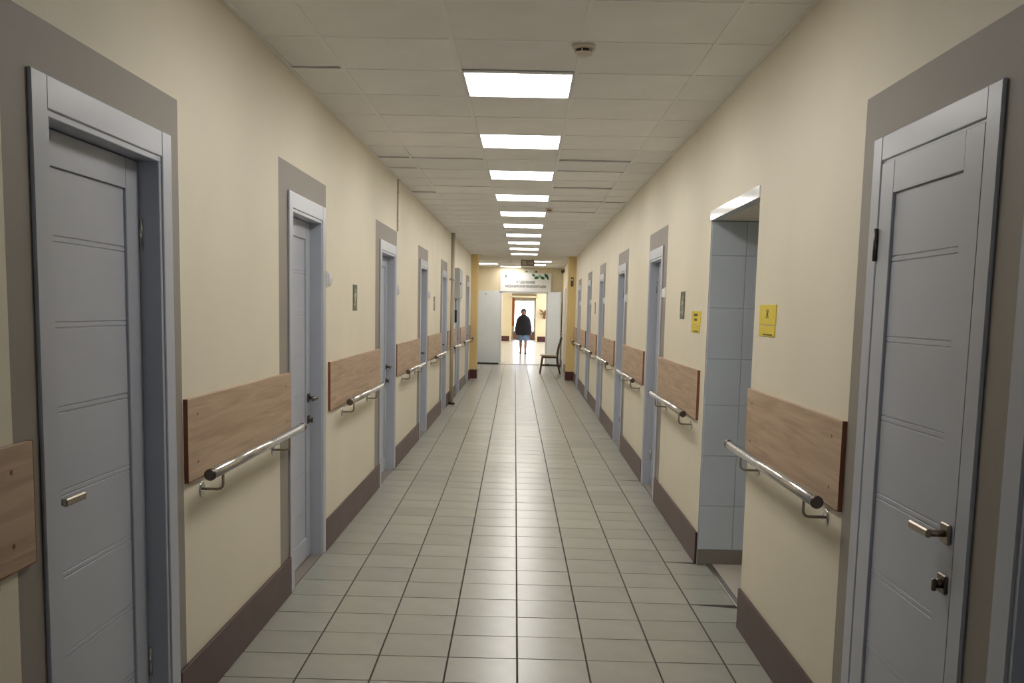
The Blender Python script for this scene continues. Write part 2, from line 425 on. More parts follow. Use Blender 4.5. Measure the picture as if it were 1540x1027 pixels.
portal(((BW[0]+BW[1])/2, YB-.15, (BW[2]+BW[3])/2), (math.radians(90), 0, 0), BW[1]-BW[0], BW[3]-BW[2])

# ------------------------------------------------------------------ doors
def lever(leafobj, side, u, wf, z, dirn, with_lock=True, hm='bronze'):
    sg = 1 if side == 'L' else -1; X = wx(side, wf)
    mb = MB(); mb.box(X, X+sg*.009, u-.026, u+.026, z-.026, z+.026, bevel=.003)
    mb.tube([(X+sg*.006, u, z), (X+sg*.052, u, z)], .010, 10)
    mb.box(X+sg*.043, X+sg*.058, u-.012*dirn, u+.112*dirn, z-.011, z+.011, bevel=.004)
    mb.build('handle', hm, leafobj)
    if with_lock:
        mb = MB(); mb.box(X, X+sg*.008, u-.025, u+.025, z-.155, z-.105, bevel=.003)
        mb.tube([(X+sg*.004, u, z-.13), (X+sg*.02, u, z-.13)], .013, 12); mb.box(X+sg*.018, X+sg*.03, u-.005, u+.005, z-.150, z-.118, bevel=.002)
        mb.build('lock', 'darksteel', leafobj)

def make_door(n, d, label):
    side, c0, c1, top, _, _, _, lw, hside = d
    root = empty('door_%d' % n, (wx(side, 0), (c0+c1)/2, 0)); 
    tag(root, label, 'door', kind='structure')
    root_inv = Vector(root.location)
    CW = .085; CT = .011
    if lw > 0: CW = .075
    kids = []
    mb = MB(); sidebox(mb, side, c0, c0+CW, 0, CT, .002, top, bevel=.003); kids.append(mb.build('casing', 'door', root))
    mb = MB(); sidebox(mb, side, c1-CW, c1, 0, CT, .002, top, bevel=.003); kids.append(mb.build('casing', 'door', root))
    mb = MB(); sidebox(mb, side, c0+CW, c1-CW, 0, CT-.001, top-CW, top, bevel=.003); kids.append(mb.build('casing', 'door', root))
    j0, j1, jt = c0+CW-.012, c1-CW+.012, top-CW+.012      # outer faces of the lining
    JT = .030
    for (a, b) in ((j0-.02, j0+JT), (j1-JT, j1+.02)):
        mb = MB(); sidebox(mb, side, a, b, -.16, .004, .002, jt-JT, bevel=.002); kids.append(mb.build('jamb', 'door', root))
    mb = MB(); sidebox(mb, side, j0-.02, j1+.02, -.16, .004, jt-JT, jt+.02, bevel=.002); kids.append(mb.build('jamb', 'door', root))
    if lw > 0: j0 -= .016; j1 += .016; jt += .012; CTx = lw+.012
    l0, l1, lt, lb = j0+JT+.003, j1-JT-.003, jt-JT-.003, .010
    f = lw if lw < 0 else CT-.002           # front face of the leaf
    th = .040; ST = .105; BR = .125
    # stiles and rails frame
    mb = MB()
    sidebox(mb, side, l0, l0+ST, f-th, f, lb, lt, bevel=.002); sidebox(mb, side, l1-ST, l1, f-th, f, lb, lt, bevel=.002)
    sidebox(mb, side, l0+ST, l1-ST, f-th, f-.0006, lt-.098, lt, bevel=.0015); sidebox(mb, side, l0+ST, l1-ST, f-th, f-.0006, lb, lb+BR, bevel=.0015)
    leaf = mb.build('leaf', 'door', root); kids.append(leaf)
    # recessed panel with pairs of grooves
    mb = MB(); pf = f-.009; zb, zt_ = lb+BR, lt-.098
    sidebox(mb, side, l0+ST, l1-ST, f-th+.004, pf-.003, zb, zt_)
    z = zt_; step = .238; ng = int((zt_-zb)/step)
    edges = []
    zz = zt_-.195
    while zz > zb+.06: edges.append(zz); zz -= step
    cur = zt_
    for e in edges:
        sidebox(mb, side, l0+ST+.001, l1-ST-.001, pf-.0035, pf, e+.010, cur-.0005, bevel=.0008)
        sidebox(mb, side, l0+ST+.001, l1-ST-.001, pf-.0035, pf, e-.006, e+.0065, bevel=.0008)
        cur = e-.0095
    sidebox(mb, side, l0+ST+.001, l1-ST-.001, pf-.0035, pf, zb, cur, bevel=.0008)
    panel = mb.build('panel', 'door', leaf)
    hu = l0+.062 if hside == 'near' else l1-.062
    if lw > 0: hu = l0+.042
    if n == 1: hu = l0+.066
    lever(leaf, side, hu, f, .985 if lw < 0 else .998, 1 if hside == 'near' else -1, n != 1, 'bronze' if n in (1, 9) else 'darksteel')
    hz = l1 if hside == 'near' else l0
    for zq in (.28, 1.76):
        mb = MB(); sg = 1 if side == 'L' else -1
        xh = wx(side, f+.006)
        mb.tube([(xh, hz, zq-.05), (xh, hz, zq+.05)], .007, 8); mb.build('hinge', 'darksteel' if lw > 0 else 'steel', leaf)
    # threshold
    mb = MB(); sidebox(mb, side, j0, j1, -.18, -.002, -.0035, .004); kids.append(mb.build('threshold', 'basetaupe', root))
    for o in kids: o.location = -root_inv
    return root
lab = {}
nL, nR = 7, 6
doorlab = []
ll = ['beside the wood panel that has no rail in view, lever handle on its near stile', '', '', '', '', '', '']
for idx, d in enumerate(DOORS):
    if d[0] == 'L':
        k = 7-idx
        doorlab.append('grey-blue panel door on the electrical box wall, %s from the ochre pilaster' % ORD[k])
    else:
        k = 7-(idx-7)
        if idx == 7: t = 'grey-blue door casing beside the flush door, farthest from the ochre pilaster, tiled recess wall'
        elif idx == 8: t = 'flush grey-blue door with lever handle and thumb-turn lock, tiled recess wall'
        else: t = 'grey-blue panel door on the tiled recess wall, %s from the ochre pilaster' % ORD[k]
        doorlab.append(t)
for idx, d in enumerate(DOORS): make_door(idx+1, d, doorlab[idx])

# ------------------------------------------------------------------ baseboards
def baseboard(name, side, a, b, label, h=.2):
    mb = MB(); sidebox(mb, side, a, b, 0, .014, 0, h, bevel=.003)
    return tag(mb.build(name, 'base'), label, 'baseboard', kind='structure')
for side in 'LR':
    ds = [d for d in DOORS if d[0] == side]; segs = []
    prev = YB
    for d in ds:
        if d[1]-prev > .16: segs.append((prev, d[1]))
        prev = d[2]
    segs.append((prev, YP0))
    out = []
    for a, b in segs:
        if side == 'R' and a < OPEN[0] < b: out += [(a, OPEN[0]), (OPEN[1], b)]
        else: out.append((a, b))
    for k, (a, b) in enumerate(out):
        baseboard('baseboard_left' if side == 'L' else 'baseboard_right', side, a+.001, b-.001, 'dark burgundy-brown baseboard on the %s, %s stretch from the ochre pilaster' % (WALLN[side], ORD[len(out)-k]))

# ------------------------------------------------------------------ wall panels and handrails
PANELS = {'L': [(.9, 2.447), (3.587, 5.192), (6.25, 8.425), (9.52, 11.60), (12.56, 14.61), (15.62, 17.73), (18.72, 20.63), (21.62, 22.28)],
          'R': [(3.352, 4.808), (6.215, 8.07), (9.125, 11.05), (12.19, 14.15), (15.29, 17.04), (18.1, 20.24), (21.22, 22.28)]}
RAILS = {'L': [(.75, 2.10), (3.62, 5.157), (6.56, 8.08), (9.84, 11.46), (12.92, 14.52), (16.25, 17.7), (18.9, 20.4), (21.66, 22.2)],
         'R': [(3.36, 4.86), (6.29, 7.93), (9.30, 10.88), (12.30, 13.95), (15.35, 16.9), (18.3, 19.9), (21.26, 22.2)]}
def panel_thing(side, a, b, label):
    t = empty('wall_panel', (wx(side, 0), (a+b)/2, .88)); tag(t, label, 'wall panel', 'oak laminate rub panels')
    L = -Vector(t.location); ks = []
    mb = MB(); sidebox(mb, side, a+.0025, b-.0025, 0, .016, .8815, 1.188, bevel=.0012); ks.append(mb.build('board', 'wood', t))
    mb = MB(); sidebox(mb, side, a, a+.0025, 0, .016, .8805, 1.189); sidebox(mb, side, b-.0025, b, 0, .016, .8805, 1.189)
    sidebox(mb, side, a, b, 0, .0158, .879, .8815); ks.append(mb.build('edge_band', 'woodedge', t))
    if b < 6:
        sg = 1 if side == 'L' else -1
        for u_ in (a+.11, b-.11):
            for z_ in (.945, 1.125):
                mb = MB(); mb.tube([(wx(side, .014), u_, z_), (wx(side, .0172), u_, z_)], .006, 8); ks.append(mb.build('screw_cap', 'woodedge', t))
    for o in ks: o.location = L
def rail_thing(side, a, b, label):
    RX, RZ, RR = .084, .908, .021
    t = empty('handrail', (wx(side, 0), (a+b)/2, RZ)); tag(t, label, 'handrail', 'stainless steel handrails'); L = -Vector(t.location); ks = []
    sg = 1 if side == 'L' else -1; X = wx(side, RX)
    mb = MB(); mb.tube([(X, a+.006, RZ), (X, b-.006, RZ)], RR, 20); ks.append(mb.build('tube', 'steel', t))
    for y0, y1 in ((a-.004, a+.022), (b-.022, b+.004)):
        mb = MB(); e = .004 if y0 < a else -.004
        ya, yb = (y0, y1) if y0 < a else (y1, y0)
        mb.tube([(X, ya, RZ), (X, ya+e, RZ), (X, yb, RZ)], [RR-.004, RR+.0012, RR+.0012], 20); ks.append(mb.build('end_cap', 'darksteel', t))
    Lr = b-a; f1, f2 = (a+.16, b-.29) if Lr > 1 else (a+.12, b-.12)
    for u in (f1, f2):
        mb = MB(); zf = .826
        pts = [(wx(side, .004), u, zf), (wx(side, RX-.022), u, zf), (wx(side, RX-.010), u, zf+.003), (wx(side, RX-.002), u, zf+.012), (X, u, zf+.024), (X, u, RZ-RR+.004)]
        mb.tube(pts, .0055, 10); br = mb.build('bracket', 'bronze', t); ks.append(br)
        mb = MB(); mb.tube([(wx(side, 0), u, zf), (wx(side, .004), u, zf), (wx(side, .0065), u, zf)], [.031, .031, .024], 18); mb.build('flange', 'steel', br)
    for o in ks: o.location = L
for side in 'LR':
    n = len(PANELS[side])
    for k, (a, b) in enumerate(PANELS[side]):
        panel_thing(side, a, b, 'oak laminate rub panel on the %s, %s from the ochre pilaster' % (WALLN[side], ORD[n-k]))
    n = len(RAILS[side])
    for k, (a, b) in enumerate(RAILS[side]):
        rail_thing(side, a, b, 'short steel tube handrail on the %s, %s from the ochre pilaster' % (WALLN[side], ORD[n-k]))

# ------------------------------------------------------------------ tiled recess in the right wall
mb = MB(); mb.box(1.182, XR+1.25, OPEN[0], OPEN[1], -.02, .006)
tag(mb.build('floor_recess', 'hallfloor'), 'pale floor inside the tiled recess', 'floor', kind='structure')
mb = MB(); mb.box(1.147, 1.182, OPEN[0], OPEN[1], -.01, .010, bevel=.003)
tag(mb.build('trim_1', 'steel'), 'narrow metal threshold strip across the tiled recess opening', 'trim', kind='structure')
mb = MB(); mb.box(XR-.006, XR+.05, OPEN[0]-.004, OPEN[1]+.004, OPEN[2]-.002, OPEN[2]+.055, bevel=.002)
tag(mb.build('trim_2', 'whiteglossy'), 'glossy white strip along the head of the tiled recess', 'trim', kind='structure')
mb = MB()
mb.box(XR+.004, XR+1.24, OPEN[1]-.006, OPEN[1]+.002, .0, OPEN[2]-.003)
wr = tag(mb.build('wall_recess_side', 'wgrout'), 'pale blue tiled side wall inside the recess', 'wall', kind='structure')
zr = [.095, .37, .68, .99, 1.27, 1.575, 1.885, 2.086]; xr_ = [XR+.003, 1.302, 1.505, 1.71, 1.915, 2.12, XR+1.24]
for a, b in zip(xr_, xr_[1:]):
    for c, d in zip(zr, zr[1:]):
        mb = MB(); mb.box(a+.0012, b-.0012, OPEN[1]-.013, OPEN[1]-.004, c+.0012, d-.0012, bevel=.0015); mb.build('wall_tile', 'wtile', wr)
mb = MB(); mb.box(XR+.002, XR+1.24, OPEN[1]-.018, OPEN[1]-.004, .0, .093, bevel=.003)
tag(mb.build('baseboard_recess', 'basetaupe'), 'taupe baseboard under the pale blue tiles of the recess', 'baseboard', kind='structure')
mb = MB(); mb.box(XR+1.232, XR+1.246, OPEN[0], OPEN[1]-.02, 0, OPEN[2])
wb_ = tag(mb.build('wall_recess_end', 'wtile'), 'pale blue end wall at the back of the recess', 'wall', kind='structure')

# ------------------------------------------------------------------ pilasters, vestibule, end wall
def pilaster(x0, x1, nm, label):
    mb = MB(); mb.box(x0, x1, YP0, YP1, -.02, HC+.1, bevel=.004)
    p = tag(mb.build(nm, 'ochre'), label, 'pilaster', kind='structure')
    mb = MB(); mb.box(x0-.012, x1+.012, YP0-.014, YP1+.012, 0, .2, bevel=.003); mb.build('plinth', 'basered', p)
pilaster(XL-.3, -1.085, 'wall_pilaster', 'ochre wall pilaster with dark red plinth beside the electrical box wall')
pilaster(.915, XR+.3, 'wall_pilaster', 'ochre wall pilaster with dark red plinth and small brown plate')
mb = MB(); mb.box(VXL-.1, VXL, YP1, YE, -.05, HC+.15)
tag(mb.build('wall_vestibule', 'vestpaint'), 'yellow side wall past the pilaster beside the white door leaf', 'wall', kind='structure')
mb = MB(); mb.box(VXR, VXR+.5, YP1, YE, -.05, HC+.15)
tag(mb.build('wall_vestibule', 'vestpaint'), 'yellow side wall past the pilaster behind the chair', 'wall', kind='structure')
for x0, x1, s_ in ((VXL, VXL+.014, 'beside the white door leaf'), (VXR-.014, VXR, 'behind the chair')):
    for a, b in (((YP1+.012, YE),) if x0 < 0 else ((YP1+.012, 25.68), (26.72, YE))):
        mb = MB(); mb.box(x0, x1, a, b, 0, .2, bevel=.003)
        tag(mb.build('baseboard_vestibule', 'basered'), 'dark red baseboard past the pilasters '+s_+('' if x0 < 0 else (' by the pilaster' if a < 25 else ' by the end wall')), 'baseboard', kind='structure')
OX0, OX1, OZ = -.715, .585, 2.035
mb = MB()
for a in ((HXL-.2, OX0, -.05, HC+.15), (OX1, HXR+.2, -.05, HC+.15), (OX0, OX1, OZ, HC+.15)): mb.box(a[0], a[1], YE, YE+.18, a[2], a[3])
tag(mb.build('wall_end', 'vestpaint'), 'yellow end wall with the double door opening under the white sign', 'wall', kind='structure')
mb = MB(); mb.box(OX0-.04, OX0+.025, YE-.012, YE+.19, 0, OZ); mb.box(OX1-.025, OX1+.04, YE-.012, YE+.19, 0, OZ); mb.box(OX0-.04, OX1+.04, YE-.012, YE+.19, OZ-.02, OZ+.03)
tag(mb.build('trim_3', 'white'), 'white frame of the double door opening', 'trim', kind='structure')
mb = MB(); mb.box(OX0, OX1, YE-.02, YE+.19, -.01, .012, bevel=.003)
tag(mb.build('trim_4', 'hallfloor'), 'pale threshold of the double door opening', 'trim', kind='structure')
def white_leaf(loc, rz, label, tagm):
    t = empty('door_leaf', loc, rz); tag(t, label, 'door')
    mb = MB(); mb.box(0, .60, -.04, 0, .03, 2.06, bevel=.004); b = mb.build('leaf', 'leafwhite', t)
    mb = MB(); mb.box(.03, .57, -.044, -.039, .10, 1.99, bevel=.003); mb.build('panel', 'leafwhite', b)
    mb = MB(); mb.box(.0, .60, -.046, -.004, .004, .045); mb.build('under_leaf_shadow', 'black', t)  # black strip stands in for the shadow line under the leaf
    if tagm:
        mb = MB(); mb.box(.17, .24, -.047, -.0435, 1.955, 1.985); mb.build('sticker', 'greybox', t)
    return t
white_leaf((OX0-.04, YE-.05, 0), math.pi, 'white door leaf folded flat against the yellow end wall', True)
# flat leaf: mirror so that its face looks down the corridor
lf = [o for o in bpy.data.objects if o.name.startswith('door_leaf')][0]
lf.rotation_euler = (0, 0, 0); lf.location = (OX0-.04-.60, YE-.035, 0)
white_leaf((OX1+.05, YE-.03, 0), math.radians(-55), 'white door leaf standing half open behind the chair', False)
# small parts on the yellow end wall
def text_mesh(name, body, size, loc, rot, matn, parent=None, sx=1.0, ext=.0008, bold=0.0):
    cu = bpy.data.curves.new(name, 'FONT'); cu.body = body; cu.size = size; cu.align_x = 'CENTER'; cu.align_y = 'CENTER'; cu.extrude = ext; cu.offset = bold
    tmp = bpy.data.objects.new(name+'_tmp', cu); COL.objects.link(tmp)
    dg = bpy.context.evaluated_depsgraph_get(); me = bpy.data.meshes.new_from_object(tmp.evaluated_get(dg))
    bpy.data.objects.remove(tmp)
    me.materials.clear(); me.materials.append(M[matn])
    o = link(name, me, parent); o.location = loc; o.rotation_euler = rot; o.scale = (sx, 1, 1)
    return o
SX, SZ = -.030, 2.315
sign = empty('department_sign', (SX, YE-.0, SZ)); tag(sign, 'wide white sign board with grey lettering and green leaves above the double door', 'sign')
mb = MB(); mb.box(-.72, .72, -.03, 0, -.265, .265, bevel=.004); mb.build('board', 'signwhite', sign)
text_mesh('lettering', 'ОТДЕЛЕНИЕ', .088, (-.01, -.031, .0), (math.pi/2, 0, 0), 'signink', sign, bold=.003)
text_mesh('lettering', 'МЕДИЦИНСКОЙ РЕАБИЛИТАЦИИ', .088, (.0, -.031, -.115), (math.pi/2, 0, 0), 'signink', sign, sx=.78, bold=.003)
def leafshape(cx_, cz_, L, Wd, ang, parent):
    pts = []
    for k in range(13):
        t_ = k/12; x_ = (t_-.5)*L; z_ = Wd*.5*math.sin(math.pi*t_)**.8; pts.append((x_, z_))
    for k in range(11, 0, -1):
        t_ = k/12; x_ = (t_-.5)*L; z_ = -Wd*.5*math.sin(math.pi*t_)**.8; pts.append((x_, z_))
    ca, sa = math.cos(ang), math.sin(ang)
    pts = [(cx_+ca*x_-sa*z_, cz_+sa*x_+ca*z_) for x_, z_ in pts]
    mb = MB(); mb.prism(pts, -.0325, -.030, axis='y'); return mb.build('leaf_print', 'leaf', parent)
for a in ((.215, .205, .12, .06, -.7), (.30, .135, .15, .085, .3), (.465, .135, .15, .085, -.4), (.575, .19, .17, .09, -.9), (.62, .12, .09, .045, 1.4), (.39, .19, .08, .035, .9)): leafshape(*a, sign)
mb = MB(); mb.prism([(-.61, .21), (-.51, .21), (-.515, .14), (-.56, .09), (-.605, .14)], -.0325, -.030, axis='y'); mb.build('emblem', 'greybox', sign)
mb = MB(); mb.prism([(-.585, .19), (-.535, .19), (-.56, .12)], -.034, -.0325, axis='y'); mb.build('emblem_mark', 'leaf', sign)
es = empty('exit_sign', (.075, YE, 2.655)); tag(es, 'small olive exit plate on the wall just above the white sign board', 'sign')
mb = MB(); mb.box(-.15, .15, -.02, 0, -.07, .055, bevel=.003); mb.build('plate', 'olivelight', es)
mb = MB(); mb.box(-.12, -.06, -.0215, -.02, -.05, -.015); mb.box(-.03, .03, -.0215, -.02, -.03, -.02); mb.build('print', 'olive', es)
mb = MB(); mb.box(.155, .205, -.05, 0, -.06, -.015, bevel=.004); tag(mb.build('lamp_box', 'chairwood', es), 'small brown box')
# hanging sign and camera
hs = empty('hanging_sign', (.01, 23.8, HC)); tag(hs, 'flat grey-brown sign hanging from the ceiling between the ochre pilasters', 'sign')
mb = MB(); mb.box(-.16, .16, -.012, .012, -.165, -.02, bevel=.003); mb.build('plate', 'taupe', hs)
for x_ in (-.12, .12):
    mb = MB(); mb.box(x_-.008, x_+.008, -.008, .008, -.03, 0); mb.build('hanger', 'greybox', hs)
mb = MB(); mb.box(-.13, -.04, -.0135, -.012, -.14, -.045); mb.prism([(0, -.085), (.07, -.085), (.07, -.06), (.13, -.095), (.07, -.13), (.07, -.105), (0, -.105)], -.0135, -.012, axis='y'); mb.build('print', 'olivelight', hs)
sc_ = empty('security_camera', (.955, 27.0, 2.60)); tag(sc_, 'small dark security camera high on the yellow wall behind the chair', 'camera')
mb = MB(); mb.box(.02, .045, -.04, .04, -.03, .06, bevel=.004); mb.build('mount', 'black', sc_)
mb = MB(); mb.tube([(.03, 0, .02), (-.0, -.01, .02), (-.01, -.02, .0)], .012, 8); mb.tube([(-.01, .06, -.0), (-.01, -.10, -.03)], .038, 12); mb.build('body', 'black', sc_)
mb = MB(); mb.tube([(-.01, -.101, -.03), (-.01, -.108, -.031)], .026, 12); mb.build('lens', 'darksteel', sc_)
bp_ = empty('wall_plate', (1.0, YP0, 2.18)); tag(bp_, 'small brown plate high on the ochre pilaster on the tiled recess side', 'sign')
mb = MB(); mb.box(-.03, .03, -.012, 0, -.10, .10, bevel=.003); mb.build('plate', 'chairwood', bp_)
mb = MB(); mb.box(-.02, .02, -.0135, -.012, .03, .07); mb.build('print', 'olivelight', bp_)
# side door in the vestibule wall
dr = empty('door_15', (VXR, 26.2, 0)); tag(dr, 'pale side door with steel knob in the yellow wall behind the chair', 'door', kind='structure')
mb = MB(); mb.box(-.02, 0, -.52, -.44, 0, 2.1); mb.box(-.02, 0, .44, .52, 0, 2.1); mb.box(-.02, 0, -.44, .44, 2.02, 2.1); mb.build('casing', 'white', dr)
mb = MB(); mb.box(-.012, .002, -.438, .438, .006, 2.018, bevel=.002); dl = mb.build('leaf', 'door', dr)
mb = MB(); mb.tube([(-.012, .38, .93), (-.06, .38, .93)], .012, 8); mb.tube([(-.055, .38, .93), (-.07, .38, .93), (-.095, .38, .93), (-.10, .38, .93)], [.02, .034, .03, .012], 12); mb.build('handle', 'steel', dl)

# ------------------------------------------------------------------ hall beyond the double door
mb = MB(); mb.box(HXL-.2, HXR+.2, YE+.1, YF+4.6, -.12, .0)
tag(mb.build('floor_hall', 'hallfloor'), 'bright beige floor of the hall past the double door', 'floor', kind='structure')
mb = MB(); mb.box(HXL-.2, HXR+.2, YE+.1, YF+4.6, HC+.02, HC+.2)
tag(mb.build('ceiling_hall', 'ctile'), 'plain pale ceiling of the hall past the double door', 'ceiling', kind='structure')
mb = MB(); mb.box(HXL-.2, HXL, YE+.18, YF+4.6, -.05, HC+.1)
tag(mb.build('wall_hall', 'hallpaint'), 'long yellow hall wall past the double door on the orange curtain side', 'wall', kind='structure')
HW = [(30.5, 33.3), (35.0, 37.8), (39.5, 42.3), (44.0, 46.8), (47.4, 49.4)]; HZ0, HZ1 = .9, 2.35  # unseen side windows, added to brighten the hall with daylight
mb = MB(); prev = YE+.18
for a, b in HW+[(YF+4.6, None)]:
    mb.box(HXR, HXR+.2, prev, a, -.05, HC+.1); prev = b
for a, b in HW: mb.box(HXR, HXR+.2, a, b, -.05, HZ0); mb.box(HXR, HXR+.2, a, b, HZ1, HC+.1)
tag(mb.build('wall_hall', 'hallpaint'), 'long yellow hall wall with added side windows past the double door', 'wall', kind='structure')
for k, (a, b) in enumerate(HW):
    window('window_%d' % (4+k), HXR+.1, (a+b)/2, HZ0, HZ1, b-a, -math.pi/2, 'unseen added side window of the hall, %s from the double door' % ORD[k+1])
    portal((HXR+.15, (a+b)/2, (HZ0+HZ1)/2), (0, math.radians(90), 0), HZ1-HZ0, b-a)
FX0, FX1, FZ = -.74, .50, 2.19
mb = MB()
for a in ((HXL, FX0, -.05, HC+.1), (FX1, HXR, -.05, HC+.1), (FX0, FX1, FZ+.26, HC+.1), (FX0, FX1, FZ-.03, FZ+.03)): mb.box(a[0], a[1], YF, YF+.2, a[2], a[3])
tag(mb.build('wall_far', 'hallpaint'), 'yellow far wall of the hall with the bright doorway and a transom', 'wall', kind='structure')
mb = MB(); mb.box(FX0-.07, FX0+.03, YF-.02, YF+.21, 0, FZ); mb.box(FX1-.03, FX1+.07, YF-.02, YF+.21, 0, FZ); mb.box(FX0-.07, FX1+.07, YF-.02, YF+.21, FZ-.03, FZ+.05)
tag(mb.build('trim_5', 'hallpaint'), 'yellow painted frame around the bright far doorway', 'trim', kind='structure')
for a, b, s_ in ((HXL, FX0-.07, 'on the orange curtain side'), (FX1+.07, HXR, 'under the wall planter')):
    mb = MB(); mb.box(a, b, YF-.02, YF, 0, .26, bevel=.004)
    tag(mb.build('baseboard_far', 'basered'), 'dark red baseboard of the far hall wall '+s_, 'baseboard', kind='structure')
WY = YF+3.6; WX0, WX1, WZ0, WZ1 = -.66, .46, .40, 2.08
mb = MB()
for a in ((HXL, WX0, -.05, HC+.1), (WX1, HXR, -.05, HC+.1), (WX0, WX1, WZ1, HC+.1)): mb.box(a[0], a[1], WY, WY+.2, a[2], a[3])
tag(mb.build('wall_window', 'hallpaint'), 'yellow wall around the bright window behind the person', 'wall', kind='structure')
mb = MB(); mb.box(WX0, WX1, WY, WY+.2, -.05, WZ0)
tag(mb.build('wall_parapet', 'redwall'), 'pink-brown parapet wall under the bright window', 'wall', kind='structure')
window('window_1', (WX0+WX1)/2, WY+.08, WZ0, WZ1, WX1-WX0, 0, 'bright daylight window behind the person at the far end')
portal(((WX0+WX1)/2, WY+.16, (WZ0+WZ1)/2), (math.radians(-90), 0, 0), WX1-WX0, WZ1-WZ0)
# transom window over the far doorway
tw = empty('window_2', ((FX0+FX1)/2, YF+.1, FZ+.03)); tag(tw, 'low bright transom pane over the far doorway', 'window', kind='structure')
mb = MB(); q = (FX1-FX0)/2; mb.box(-q, q, -.02, .02, 0, .02); mb.box(-q, q, -.02, .02, .21, .23); mb.box(-q, -q+.02, -.02, .02, .02, .21); mb.box(q-.02, q, -.02, .02, .02, .21); mb.build('window_frame', 'hallpaint', tw)
mb = MB(); mb.box(-q+.02, q-.02, -.003, .003, .02, .21); mb.build('pane', 'glass', tw)
# curtain at the side of the bright doorway
ct = empty('curtain', (FX0, YF+.2, 2.14)); tag(ct, 'narrow orange curtain hanging in the bright far doorway', 'curtain')
mb = MB(); mb.tube([(-.05, .06, 0), (FX1-FX0+.05, .06, 0)], .012, 8); mb.tube([(-.04, 0, 0), (-.04, .06, 0)], .01, 8); mb.tube([(FX1-FX0+.04, 0, 0), (FX1-FX0+.04, .06, 0)], .01, 8); mb.build('rod', 'steel', ct)
mb = MB(); N = 15; pts = [(.035+.14*k/(N-1), .06+.025*math.sin(k*1.9)) for k in range(N)]
pts = pts + [(x_, y_+.006) for x_, y_ in pts[::-1]]
mb.prism(pts, -1.39, .0); mb.build('fabric', 'orange', ct)
# ceiling panels in the hall
for k in range(4):
    y0 = 31.0+k*4.6
    ceiling_light(-.3, .3, y0, y0+.6, 'lit ceiling panel in the hall past the double door, %s from the white sign' % ORD[k+1], 'ceiling panels in the hall')
# wall planter
pl = empty('wall_planter', (.92, YF, 1.15)); tag(pl, 'small wall planter with russet leaves beside the bright far doorway', 'plant')
mb = MB(); rg = []
for z_, r_ in ((0, .05), (.02, .07), (.12, .10), (.13, .105), (.13, .085)): rg.append([(r_*math.cos(2*math.pi*k/14), -.12+r_*math.sin(2*math.pi*k/14), z_) for k in range(14)])
mb.loft(rg); mb.build('pot', 'pot', pl)
mb = MB(); mb.box(-.03, .03, -.03, 0, -.02, .14); mb.box(-.02, .02, -.12, 0, -.012, .0); mb.build('wall_bracket', 'chairwood', pl)
for k in range(16):
    a = k*2.4; L_ = .16+.14*((k*7) % 5)/5; up_ = .10+.28*((k*3) % 7)/7
    dx, dy = math.cos(a), math.sin(a)*.7
    if -.12+dy*L_ > -.02: dy = -abs(dy)
    if k % 3 == 0: dx = -abs(dx)*1.2
    base_ = Vector((0, -.12, .12)); mid_ = base_+Vector((dx*L_*.5, dy*L_*.4, up_*.8)); tip = base_+Vector((dx*L_, dy*L_*.8, up_))
    sd = Vector((-dy, dx, 0))*.035
    mb = MB(); t1 = Vector((0, 0, .004))
    A = [base_+sd*.1, mid_+sd, tip, mid_-sd, base_-sd*.1]
    mb.loft([[p for p in A], [p+t1 for p in A]], smooth=False); mb.build('leaf', 'leafplant', pl)

# ------------------------------------------------------------------ signs on the corridor walls
def flatpoly(side, mb, pts, y0, z0, w0, w1, flip=1):
    mb.prism([(y0+flip*a, z0+b) for a, b in pts], wx(side, w0), wx(side, w1), axis='x')
def exit_plate(side, yc, zc, W, Hh, label):
    t = empty('direction_sign', (wx(side, 0), yc, zc)); tag(t, label, 'sign', 'olive direction plates'); L = -Vector(t.location)
    mb = MB(); sidebox(mb, side, yc-W/2, yc+W/2, 0, .004, zc-Hh/2, zc+Hh/2, bevel=.001); o = mb.build('plate', 'olive', t); o.location = L
    fl_ = 1 if side == 'L' else -1
    mb = MB()     # running figure
    cir = [(.018+.013*math.cos(2*math.pi*k/12), .052+.013*math.sin(2*math.pi*k/12)) for k in range(12)]
    for poly in (cir, [(-.012, -.012), (.012, -.016), (.022, .032), (.0, .038)], [(.004, .034), (.02, .036), (.05, .012), (.044, .004), (.016, .022)], [(.0, .036), (-.03, .026), (-.045, .0), (-.037, -.004), (-.022, .014), (.004, .02)],
                 [(-.012, -.012), (.004, -.014), (-.02, -.04), (-.055, -.044), (-.055, -.056), (-.014, -.054)], [(.0, -.014), (.014, -.014), (.034, -.038), (.03, -.072), (.017, -.072), (.02, -.042)]):
        flatpoly(side, mb, poly, yc, zc, .0038, .0048, fl_)
    o = mb.build('figure', 'olivelight', t); o.location = L
    return t
exit_plate('L', 7.232, 1.600, .165, .185, 'olive plate with a pale running figure opposite the yellow plates')
exit_plate('R', 7.02, 1.594, .18, .19, 'olive plate with a pale running figure beside the yellow plates')
exit_plate('L', 13.48, 1.600, .165, .185, 'olive plate with a pale running figure nearest the electrical box')
exit_plate('R', 15.9, 1.594, .165, .185, 'olive plate with a pale running figure opposite the electrical box')
